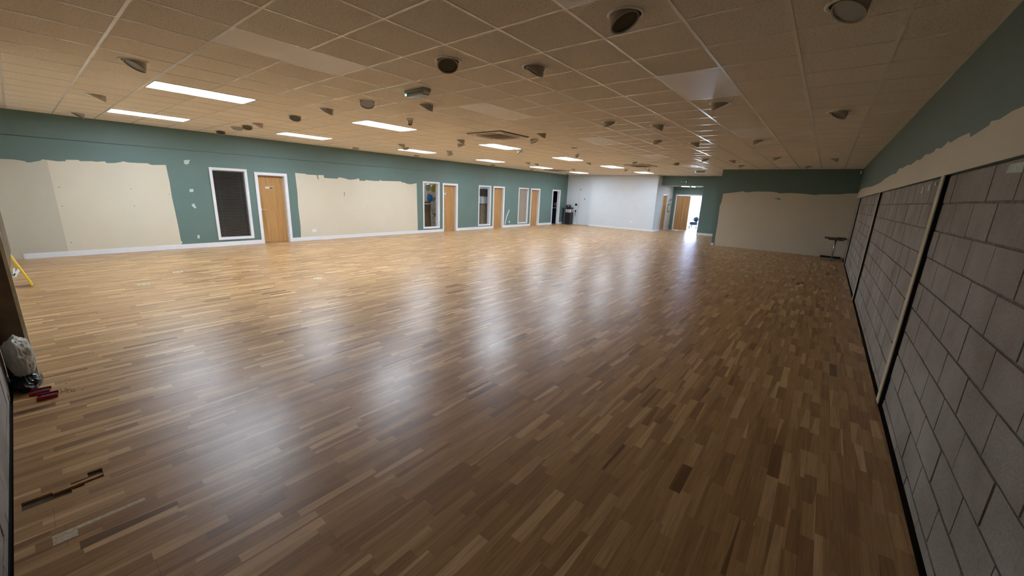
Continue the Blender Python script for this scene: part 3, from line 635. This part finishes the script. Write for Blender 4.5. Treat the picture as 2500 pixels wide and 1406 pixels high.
# lobby
lw = MB(); lw.box(-9.05, -9, 24.3, 29, 0, 3); lw.box(-3, -2.95, 24.3, 29, 0, 3); lw.box(-9, -7.3, 24.25, 24.3, 0, 3); lw.box(-4.0, -3, 24.25, 24.3, 0, 3)
lw.box(-9, -3, 24.3, 29, 2.9, 3.0); rect_wall(lw, 'x', 28.95, 29.05, -9, -3, 0, 2.9, [(-8.6, -3.4, .02, 2.5)]); lw.box(-7.4, -4.0, 24.25, 24.3, 2.0, 3.0)
struct(lw, 'wall_lobby', M['wallwhite'])
wf = MB()
for x in (-8.6, -7.3, -6.0, -4.7, -3.44): wf.box(x, x+.05, 28.97, 29.03, .02, 2.5)
wf.box(-8.6, -3.4, 28.97, 29.03, 2.45, 2.5); wo = struct(wf, 'window_5', M['white'])
a = MB(); a.box(-8.55, -3.45, 28.995, 29.0, .03, 2.44); a.build('pane', M['glass'], wo)
og = MB(); og.box(-60, 40, 29.05, 80, -.12, -.02); struct(og, 'ground_outside', M['paving'])
bd = empty('building', (-14, 52, -.02), 0, 'pale lilac building across the bright yard seen through the far open door', 'building')
a = MB(); a.box(-14, 16, 0, 6, 0, 7); a.build('facade', M['lilac'], bd)
for k_ in range(4):
    a = MB(); a.box(-1.6+k_*2.2, .0+k_*2.2, -.06, 0, .6, 1.9); a.build('window', M['white'], bd)
pc = empty('pushchair', (-6.55, 26.9, 0), 0, 'dark bulky wheeled pushchair in the lobby seen through the open door', 'pushchair')
a = MB(); a.box(-.22, .25, -.3, .3, .22, .42); a.build('seat', M['navy'], pc, bevel=.05)
blob('hood', (.08, 0, .58), .17, M['navy'], '', '', parent=pc, seed=2, lump=.08, n=8)
for x in (-.2, .22):
    for y in (-.25, .25):
        a = MB(); a.cyl((x-.02, y, .11), (x+.02, y, .11), .11, n=18); a.build('wheel', M['black'], pc)
cb = empty('side_cabinet', (-7.15, 26.6, 0), 0, 'pinkish low cabinet in the lobby beside the open door gap', 'cabinet')
a = MB(); a.box(-.2, .2, -.25, .25, 0, .62); a.build('carcass', M['lilac'], cb); a = MB(); a.box(-.16, .16, -.26, -.25, .05, .56); a.build('door', M['pink'], cb)

# ------------------------------------------------------------------ fixtures on the ceiling
def downlight_mesh(tilt, lens, kindn):
    """tilting downlight with its lowest edge toward +X; returns root"""
    r = empty('downlight'); R = .128
    a = MB(); a.lathe([(R, 0.0), (R, -.006), (R-.008, -.010), (R-.022, -.008), (R-.024, 0.0)], n=32); a.build('trim_ring', M['ring'], r)
    a = MB(); a.lathe([(.104, -.001), (.0, -.001)], n=24); a.build('recess', M['hole'], r)
    if kindn == 'flat': return r
    q = .100; n = 28; ct, st = math.cos(tilt), math.sin(tilt)
    pts = [];
    for i in range(n):
        t = 2*PI*i/n; u_, v_ = math.cos(t)*q, math.sin(t)*q
        pts.append(Vector((u_*ct, v_, -.004-(u_+q)*st)))
    ax = Vector((st*.75, 0, ct)).normalized()      # housing axis going up into the void
    ax = Vector((st, 0, -ct)) * -1
    sh = MB(); b = len(sh.v); ctr = sum(pts, Vector())/n
    inn = [ctr+(p-ctr)*.90 for p in pts]; deep = [p+Vector((-st, 0, ct))*.0 + Vector((0, 0, .0)) for p in inn]
    nrm = Vector((-st, 0, -ct))                    # face normal (looks down and away from low edge)
    tops = []
    for p in pts:
        t = max(0, (-.0015-p.z)/(-nrm.z)); tp = p - nrm*t
        rr = math.hypot(tp.x, tp.y)
        if rr > .103: tp.x *= .103/rr; tp.y *= .103/rr
        tops.append(Vector((tp.x, tp.y, -.0015)))
    ins = [p - nrm*.010 for p in inn]
    for L_ in (tops, pts, inn, ins): sh.v += [tuple(p) for p in L_]
    for k_ in range(3): sh.poly(b+k_*n, [(i, (i+1) % n, n+(i+1) % n, n+i) for i in range(n)], 0, k_ != 1)
    sh.build('housing', M['downshell'], r)
    ln = MB(); ln.face([p+nrm*.0 for p in ins]); ln.build('lens', lens, r)
    return r
PROTO = {('t', 'd'): downlight_mesh(math.radians(28), M['lens'], ''), ('t', 'l'): downlight_mesh(math.radians(28), M['lenslight'], ''), ('f', 'd'): downlight_mesh(0, None, 'flat')}
USED = set()
# x, y, facing angle (0 low edge to the right as seen from the doorway, 90 away), lens, kind, label
DL = [(-1.3247, 2.8155, 150, 'd', 't', 'largest dark tilted downlight with white ring, top right of the photo'),
 (-0.1247, 3.4155, 35, 'l', 't', 'tilted downlight with pale shiny glass cut by the top edge, nearest the block wall'),
 (-3.1247, 2.8155, 95, 'd', 't', 'dark tilted downlight facing the viewer between two wedge ones, behind the emergency light'),
 (-2.5247, 3.4155, 345, 'd', 't', 'wedge-like tilted downlight just right of the dark face one, near row'),
 (-5.5247, 3.4155, 92, 'l', 't', 'grey-faced tilted downlight left of the emergency light'),
 (-6.7247, 3.4155, 325, 'd', 't', 'brown wedge downlight left of the grey-faced one, near row'),
 (-7.9247, 3.4155, 75, 'd', 't', 'rounded dark-faced downlight above the second inner light panel'),
 (-9.7247, 3.4155, 335, 'd', 't', 'small wedge downlight left of the second outer light panel'),
 (-12.1247, 3.4155, 85, 'd', 't', 'half-round downlight close to the green wall beside the ribbed glass lamp'),
 (-10.3247, 3.4155, 80, 'd', 't', 'grey downlight just above the left end of the second outer light panel'),
 (-6.1247, 1.0155, 20, 'l', 't', 'tilted downlight with pale glass face left above the nearest inner light panel'),
 (-9.1247, 1.0155, 345, 'd', 't', 'thin wedge downlight between the two nearest light panels at the left'),
 (-12.1247, 1.0155, 10, 'd', 't', 'thin wedge downlight nearest the green wall at far left'),
 (-4.9247, 4.0155, 330, 'd', 't', 'brown wedge downlight just below the emergency light'),
 (-3.1247, 6.4155, 215, 'd', 't', 'tilted downlight leaning left, middle of the ceiling, nearest of a loose triangle'),
 (-2.5247, 7.0155, 335, 'd', 't', 'wedge downlight leaning right, beside the left-leaning one mid ceiling'),
 (-1.3247, 5.8155, 205, 'd', 't', 'tilted downlight with bright edge next to the large bluish tile'),
 (-0.1247, 7.0155, 20, 'd', 't', 'tilted downlight second from the viewer along the block wall side'),
 (-3.1247, 8.8155, 210, 'd', 't', 'left-leaning downlight further back, under the loose triangle mid ceiling'),
 (-2.5247, 9.4155, 335, 'd', 't', 'dark wedge downlight in the bluish streak of daylight on the ceiling'),
 (-1.3247, 9.4155, 200, 'd', 't', 'downlight just beyond the greyish second tile at the right'),
 (-4.9247, 7.0155, 335, 'd', 't', 'dark wedge downlight to the right of the square air unit'),
 (-5.5247, 7.6155, 160, 'l', 't', 'pale-faced downlight just below right of the square air unit'),
 (-7.3247, 7.0155, 325, 'd', 't', 'upper wedge downlight of the close pair left of the air unit'),
 (-7.9247, 7.6155, 220, 'd', 't', 'lower left-leaning downlight of the close pair left of the air unit'),
 (-9.7247, 7.0155, 325, 'd', 't', 'wedge downlight above the third outer light panel'),
 (-10.3247, 7.6155, 250, 'd', 't', 'downlight touching the left end of the third outer light panel'),
 (-9.7247, 8.8155, 325, 'd', 't', 'upper of the small pair right of the third outer light panel'),
 (-10.3247, 9.4155, 215, 'd', 't', 'lower of the small pair right of the third outer light panel'),
 (-12.1247, 7.0155, 250, 'd', 't', 'faint downlight at the green wall left of the third outer light panel'),
 (-12.1247, 9.4155, 250, 'd', 't', 'faint downlight at the green wall below the third outer light panel'),
 (-5.5247, 9.4155, 0, 'd', 'f', 'flat dark empty downlight ring mid ceiling beyond the air unit'),
 (-7.3247, 9.6155-.2, 180, 'l', 't', 'downlight hanging at the right end of the third inner light panel'),
 (-7.3247, 13.6155, 335, 'd', 't', 'wedge downlight right of the fourth inner light panel'),
 (-5.5247, 13.6155, 210, 'd', 't', 'left-leaning downlight just before the far air unit'),
 (-5.5247, 14.2155, 0, 'd', 'f', 'flat dark ring right beside the far air unit'),
 (-9.7247, 13.0155, 330, 'd', 't', 'left one of two tiny wedge downlights above the fourth outer light panel'),
 (-9.7247, 13.6155, 330, 'd', 't', 'right one of two tiny wedge downlights near the fifth outer light panel'),
 (-12.1247, 13.6155, 270, 'd', 't', 'tiny downlight at the green wall below the fourth outer light panel'),
 (-12.1247, 16.6155, 270, 'd', 't', 'tiny downlight at the green wall below the fifth outer light panel'),
 (-9.7247, 16.6155, 330, 'd', 't', 'tiny wedge downlight above the farthest outer light panel'),
 (-10.3247, 17.2155, 0, 'd', 'f', 'flat ring beside the farthest left air unit'),
 (-12.1247, 20.2155, 180, 'l', 't', 'tiny bright downlight above the corner of green and white walls'),
 (-7.3247, 17.2155, 180, 'l', 't', 'tiny bright downlight at the right end of the fifth inner light panel'),
 (-3.1247, 13.0155, 215, 'd', 't', 'downlight in the far end of the bluish daylight streak'),
 (-4.3247, 14.2155, 270, 'd', 't', 'cone-like downlight beside the farthest blank tile of the centre line'),
 (-2.5247, 13.6155, 335, 'd', 't', 'small wedge downlight ahead of the dark green end wall, left one'),
 (-2.5247, 15.4155, 200, 'd', 't', 'small downlight closest to the left corner of the dark green end wall'),
 (-1.3247, 13.0155, 200, 'd', 't', 'small downlight leaning left in the far right ceiling'),
 (-0.7247, 16.0155, 200, 'd', 't', 'small downlight almost touching the dark green end wall'),
 (-0.1247, 13.6155, 345, 'd', 't', 'small wedge downlight farthest along the block wall side'),
 (-6.1247, 19.0155, 0, 'd', 'f', 'tiny flat ring in the ceiling before the exit opening')]
for (x, y, ang, ln, kn, lb) in DL:
    key = (kn, ln if kn == 't' else 'd'); pr = PROTO[key]
    if key in USED: o_ = copy_tree(pr)
    else: o_ = pr; USED.add(key)
    v = Vector((x, y)).normalized(); rgt = Vector((v.y, -v.x)); d = math.cos(math.radians(ang))*rgt + math.sin(math.radians(ang))*v
    o_.location = (x, y, ZC-.0001); o_.rotation_euler = (0, 0, math.atan2(d.y, d.x)); setp(o_, lb, 'downlight', 'tilting ceiling downlights')
# ribbed lamp
rl = empty('ribbed_ceiling_lamp', (-10.9247, 3.4155-.0, ZC), 0, 'unlit round ribbed glass ceiling lamp left of the second outer light panel', 'ceiling lamp')
a = MB(); a.lathe([(.13, 0), (.13, -.015), (.115, -.02)], n=28, cap1=True); a.build('rim', M['grey'], rl)
a = MB(); a.lathe([(.112, -.02), (.110, -.035), (.102, -.033), (.095, -.05), (.085, -.047), (.075, -.062), (.06, -.058), (.045, -.068), (.0, -.070)], n=28); a.build('glass', M['lenslight'], rl)
# detectors
def detector(y, lb):
    r = empty('smoke_detector', (-6.1247, y, ZC), 0, lb, 'detector', 'cone-shaped ceiling detectors')
    a = MB(); a.lathe([(.062, 0), (.062, -.03), (.058, -.034)], n=24, cap1=True); a.build('base', M['ring'], r)
    a = MB(); a.lathe([(.056, -.034), (.052, -.06), (.038, -.095)], n=24); a.build('body', M['unit'], r)
    a = MB(); a.lathe([(.036, -.095), (.036, -.105), (.026, -.112)], n=20, cap1=True); a.build('sensor', M['grille'], r)
    return r
detector(4.6155, 'nearest cone-shaped smoke detector, beside the second inner light panel'); detector(10.6155, 'middle cone-shaped smoke detector, above the fourth inner light panel'); detector(16.6155, 'farthest cone-shaped smoke detector, above the farthest inner light panel')
# air conditioning cassettes
def cassette(x, y, lb):
    r = empty('air_conditioning_cassette', (x, y, ZC), 0, lb, 'air conditioner', 'square ceiling air conditioning cassettes'); S = .475
    a = MB(); a.box(-S-.012, S+.012, -S-.012, S+.012, -.010, 0); a.build('shadow_gap', M['grille'], r)
    a = MB(); a.box(-S, S, -S, S, -.030, -.010); a.build('panel', M['unit'], r, bevel=.006)
    for q in range(4):
        m_ = Matrix.Rotation(q*PI/2, 4, 'Z'); a = MB(); a.box(-.27, .27, .365, .405, -.0315, -.030, mat=m_); a.build('outlet_slot', M['dark'], r)
    a = MB(); a.box(-.285, .285, -.285, .285, -.033, -.0300); gr = a.build('intake_grille', M['grille'], r)
    a = MB()
    for q in range(22): a.box(-.28, .28, -.275+q*.0262, -.268+q*.0262, -.036, -.033)
    a.build('louvres', M['card'], gr)
cassette(-5.9247, 6.80, 'square ceiling air conditioning unit in the middle of the ceiling'); cassette(-5.9247, 15.2, 'far square air conditioning unit beyond the blank tiles'); cassette(-11.15, 17.45, 'far left square air conditioning unit before the farthest outer light panel')
# bulkhead emergency lights
def bulkhead(x, y, lb):
    r = empty('emergency_light', (x, y, ZC), 0, lb, 'emergency light', 'bulkhead emergency lights on the ceiling')
    a = MB(); a.box(-.19, .19, -.062, .062, -.035, 0); a.build('base', M['grey'], r, bevel=.006)
    a = MB(); a.box(-.165, .165, -.052, .052, -.078, -.035); a.build('diffuser', M['lenslight'], r, bevel=.012)
    for s_ in (-1, 1):
        a = MB(); a.box(s_*.178-.012, s_*.178+.012, -.045, .045, -.066, -.035); a.build('end_clip', M['unit'], r)
    a = MB(); a.cyl((-.178, -.046, -.05), (-.178, -.052, -.05), .010, n=12); a.build('status_led', M['greenled'], r)
bulkhead(-4.33, 3.39, 'nearest bulkhead emergency light with a small green lamp, upper centre'); bulkhead(-4.50, 18.2, 'far bulkhead emergency light in front of the exit wall')
# sensors in corners
for (x, y, lb) in ((0.615, 17.47, 'small white wall sensor in the top corner of the dark green end wall'), (-12.88, 21.585, 'small white wall sensor in the far corner of green and white walls')):
    a = MB(); a.box(-.022, .022, -.02, .028, -.05, .05); setp(a.build('wall_sensor', M['ring'], loc=(x, y, 2.86), bevel=.006), lb, 'sensor', 'corner wall sensors')

# ------------------------------------------------------------------ sockets
def socket(loc, rz, wdt, lb, n):
    r = empty('wall_socket', loc, rz, lb, 'socket', 'white wall sockets')       # local +Y is out of the wall
    a = MB(); a.box(-wdt/2, wdt/2, 0, .009, -.043, .043); a.build('plate', M['white'], r, bevel=.002)
    for q in range(n):
        cx = 0 if n == 1 else (-.035 if q == 0 else .035)
        a = MB()
        for dx, dz in ((0, .012), (-.011, -.008), (.011, -.008)): a.box(cx+dx-.003, cx+dx+.003, .009, .0095, dz-.003, dz+.003)
        a.build('pin_holes', M['black'], r)
        a = MB(); a.box(cx-.006, cx+.006, .009, .012, .026, .036); a.build('switch', M['ring'], r)
socket((XL+.0015, 5.87, .305), -PI/2, .146, 'white double socket low on the cream patch near the first door', 2)
socket((XL+.0015, 15.95, .27), -PI/2, .086, 'white single socket low on the green wall beside the white filler streak', 1)
socket((-8.55, 21.3985, .45), PI, .146, 'white double socket on the large white wall', 2)
socket((-7.2985, 21.92, 1.13), -PI/2, .146, 'white double switch plate on the white corner beside the corridor', 2)

# ------------------------------------------------------------------ upright machine in the far left corner
mc = empty('upright_stand', (-12.52, 21.22, 0), 0, 'black and silver upright stand with black top in the far left corner', 'stand')
a = MB(); a.box(-.15, .22, -.18, .20, 0, .72); a.build('cabinet', M['black'], mc, bevel=.01)
a = MB(); a.box(-.185, -.155, -.18, .20, 0, 1.0); a.build('side_panel', M['steel'], mc)
a = MB(); a.box(-.33, -.19, -.14, .24, 0, .98); a.build('side_cabinet', M['navy'], mc, bevel=.008)
for x in (-.08, .04, .16):
    a = MB(); a.cyl((x, -.08, .72), (x, -.08, .92), .042); a.build('canister', M['ring'], mc)
a = MB(); a.box(-.15, .24, -.17, .18, .92, 1.04); a.build('head', M['black'], mc, bevel=.03)
blob('cover', (-.02, 0, 1.10), .15, M['black'], '', '', parent=mc, seed=5, sq=(1.1, .8, .55), n=8)
a = MB(); a.box(.0, .10, -.135, -.125, 1.08, 1.14); a.build('badge', M['pink'], mc)
a = MB(); a.box(-12.32, -12.18, 21.60, 21.62, 1.14, 1.27); setp(a.build('wall_notice', M['black']), 'small black and white wall fitting above the upright stand', 'notice')
hk = MB(); hk.box(-12.29, -12.21, 21.56, 21.618, .76, .87); hk.box(-12.27, -12.25, 21.59, 21.6185, .50, .76); setp(hk.build('wall_extinguisher_hook', M['black'], bevel=.008), 'small black hanging fitting on the white wall right of the stand', 'fitting')

# ------------------------------------------------------------------ table by the block wall
tb = empty('pedestal_table', (0.375, 16.80, 0), 0, 'brown end-on table with a single grey leg and flat base in the far right corner', 'table')
a = MB(); a.box(-.305, .275, -.32, .32, .700, .728); a.build('tabletop', M['tabletop'], tb, bevel=.003)
a = MB(); a.box(-.20, .20, -.26, .26, .660, .700); a.build('underframe', M['cardd'], tb)
a = MB(); a.cyl((0, 0, .03), (0, 0, .66), .024); a.build('leg', M['steel'], tb)
a = MB(); a.box(-.30, .28, -.05, .05, .012, .032); a.box(-.05, .05, -.30, .30, .012, .032); a.build('base', M['grey'], tb, bevel=.004)
for x, y in ((-.28, 0), (.26, 0), (0, -.28), (0, .28)):
    a = MB(); a.cyl((x, y, 0), (x, y, .012), .018); a.build('foot', M['black'], tb)
a = MB(); a.box(-.02, .20, -.14, .14, .7285, .748); setp(a.build('closed_folder', M['black'], loc=(0.42, 16.80, 0)), 'black flat closed folder lying on the brown table', 'folder')
a = MB(); a.box(.06, .62, 17.28, 17.47, .001, .05); a.build('x', M['dark']); bpy.data.objects['x'].name = 'floor_cable_tray'; setp(bpy.data.objects['floor_cable_tray'], 'low dark strip of debris along the wall behind the table', 'debris strip')  # plain dark low box along the foot of the wall

# ------------------------------------------------------------------ floor stickers
for x, y, lb in ((-9.65, 1.71, 'round pale floor sticker farther back at the left'), (-8.82, 1.09, 'round pale floor sticker nearest the viewer at the left'), (-7.47, 3.38, 'round pale floor sticker in the middle of the floor, before the long cream patch'), (-9.74, 11.5, 'round pale floor sticker far back near the second wooden door')):
    r = empty('floor_sticker', (x, y, .0005), 0, lb, 'floor sticker', 'round floor stickers')
    a = MB(); a.lathe([(.078, 0.0), (.078, .0012), (.055, .0012), (.055, 0.0)], n=32); a.build('ring', M['sticker'], r)
    a = MB(); a.lathe([(.028, .0), (.028, .001), (0, .001)], n=20); a.build('footprints', M['sticker'], r)

# ------------------------------------------------------------------ things by the near left wall
ws = empty('floor_sign', (-9.78, -.255, 0), 0, 'yellow folding wet floor sign standing open at the left edge', 'floor sign')
def board(p0, p1, name):
    d = (Vector(p1)-Vector(p0)); a = MB(); s_ = Vector((d.y, -d.x, 0)).normalized()
    n_ = d.normalized().cross(s_).normalized(); wd0, wd1, th = .145, .11, .009
    P = [Vector(p0)+s_*wd0, Vector(p0)-s_*wd0, Vector(p1)-s_*wd1, Vector(p1)+s_*wd1]
    b = len(a.v); a.v += [tuple(q+n_*th) for q in P] + [tuple(q-n_*th) for q in P]
    a.poly(b, [(0, 1, 2, 3), (7, 6, 5, 4), (0, 4, 5, 1), (1, 5, 6, 2), (2, 6, 7, 3), (3, 7, 4, 0)]); return a.build(name, M['yellow'], ws)
board((.0, .165, .012), (0.0, 0, .60), 'front_board'); board((.0, -.115, .012), (0.0, 0, .60), 'rear_board')
a = MB(); a.cyl((-.11, .0, .605), (.11, .0, .605), .016); a.build('hinge_top', M['yellow'], ws)
a = MB()
a.box(-.45, .45, -.018, .018, 0.001, .022, mat=Matrix.Translation((-11.15, -.235, 0)) @ Matrix.Rotation(math.atan2(.07, -.9), 4, 'Z'))
a.box(-.45, .45, -.012, .012, 0.001, .022, mat=Matrix.Translation((-11.2, -.268, 0)))
setp(a.build('white_trim_strips', M['white']), 'two white trim strips meeting in a V on the floor behind the yellow sign', 'trim strips')
from mathutils import noise as mnoise
def bag(name, c, sx, sy, sz, mt, lb, seed, amp=.30, n=40):
    mb = MB(); off = Vector((seed*3.1, seed*1.7, seed*.9)); m2 = 2*n; vv = []
    for i in range(n+1):
        th = PI*i/n
        for j in range(m2):
            f_ = 2*PI*j/m2; d = Vector((math.sin(th)*math.cos(f_), math.sin(th)*math.sin(f_), math.cos(th)))
            k_ = 1 + amp*(mnoise.noise(d*1.6+off) + .55*(0.45-abs(mnoise.noise(d*3.3+off)))*1.6 + .16*(0.35-abs(mnoise.noise(d*8.5+off))))
            z = c[2]+sz*k_*d.z; y = min(max(c[1]+sy*k_*d.y, YN+.012), 9); vv.append((c[0]+sx*k_*d.x, y, max(z, .002)))
    mb.v = vv
    mb.poly(0, [(i*m2+j, i*m2+(j+1) % m2, (i+1)*m2+(j+1) % m2, (i+1)*m2+j) for i in range(n) for j in range(m2)], 0, True)
    return setp(mb.build(name, mt), lb, 'bag')
bag('black_bin_bag', (-5.00, -.205, .045), .160, .080, .062, M['blackbag'], 'crumpled black bin bag under the cloudy bag at the foot of the left wall', 12, amp=.22)
bag('polythene_bag', (-5.01, -.212, .275), .138, .072, .165, M['film'], 'crumpled cloudy polythene bag resting on the black bag', 33, amp=.26)
for (x, y, rz, lb) in ((-4.78, -.145, -.15, 'red plastic packer with dark top farther from the viewer, by the left wall'), (-4.64, -.11, -.1, 'red plastic packer nearer the viewer, touching the other one')):
    r = empty('packer_block', (x, y, .0005), rz, lb, 'plastic packer', 'red plastic packers on the floor')
    a = MB(); a.box(-.042, .042, -.055, .055, 0, .012); a.build('base', M['red'], r)
    for s_ in (-1, 1):
        a = MB(); a.box(s_*.038-.004, s_*.038+.004, -.055, .055, .012, .028); a.build('side_rib', M['red'], r)
    a = MB(); a.box(-.028, .028, -.035, .045, .012, .020); a.build('insert', M['navy'], r)
cr = MB(); rnd = random.Random(9)
for q in range(46):
    x = -4.70+rnd.gauss(0, .07); y = .0+rnd.gauss(0, .035); s_ = rnd.uniform(.001, .004)
    cr.box(x-s_, x+s_, y-s_, y+s_, .0003, .0003+s_)
setp(cr.build('crumbs', M['mortar']), 'scatter of small dark crumbs beside the red packers', 'crumbs', kind='stuff')
for k_, pr in PROTO.items():
    if k_ not in USED: bpy.data.objects.remove(pr)
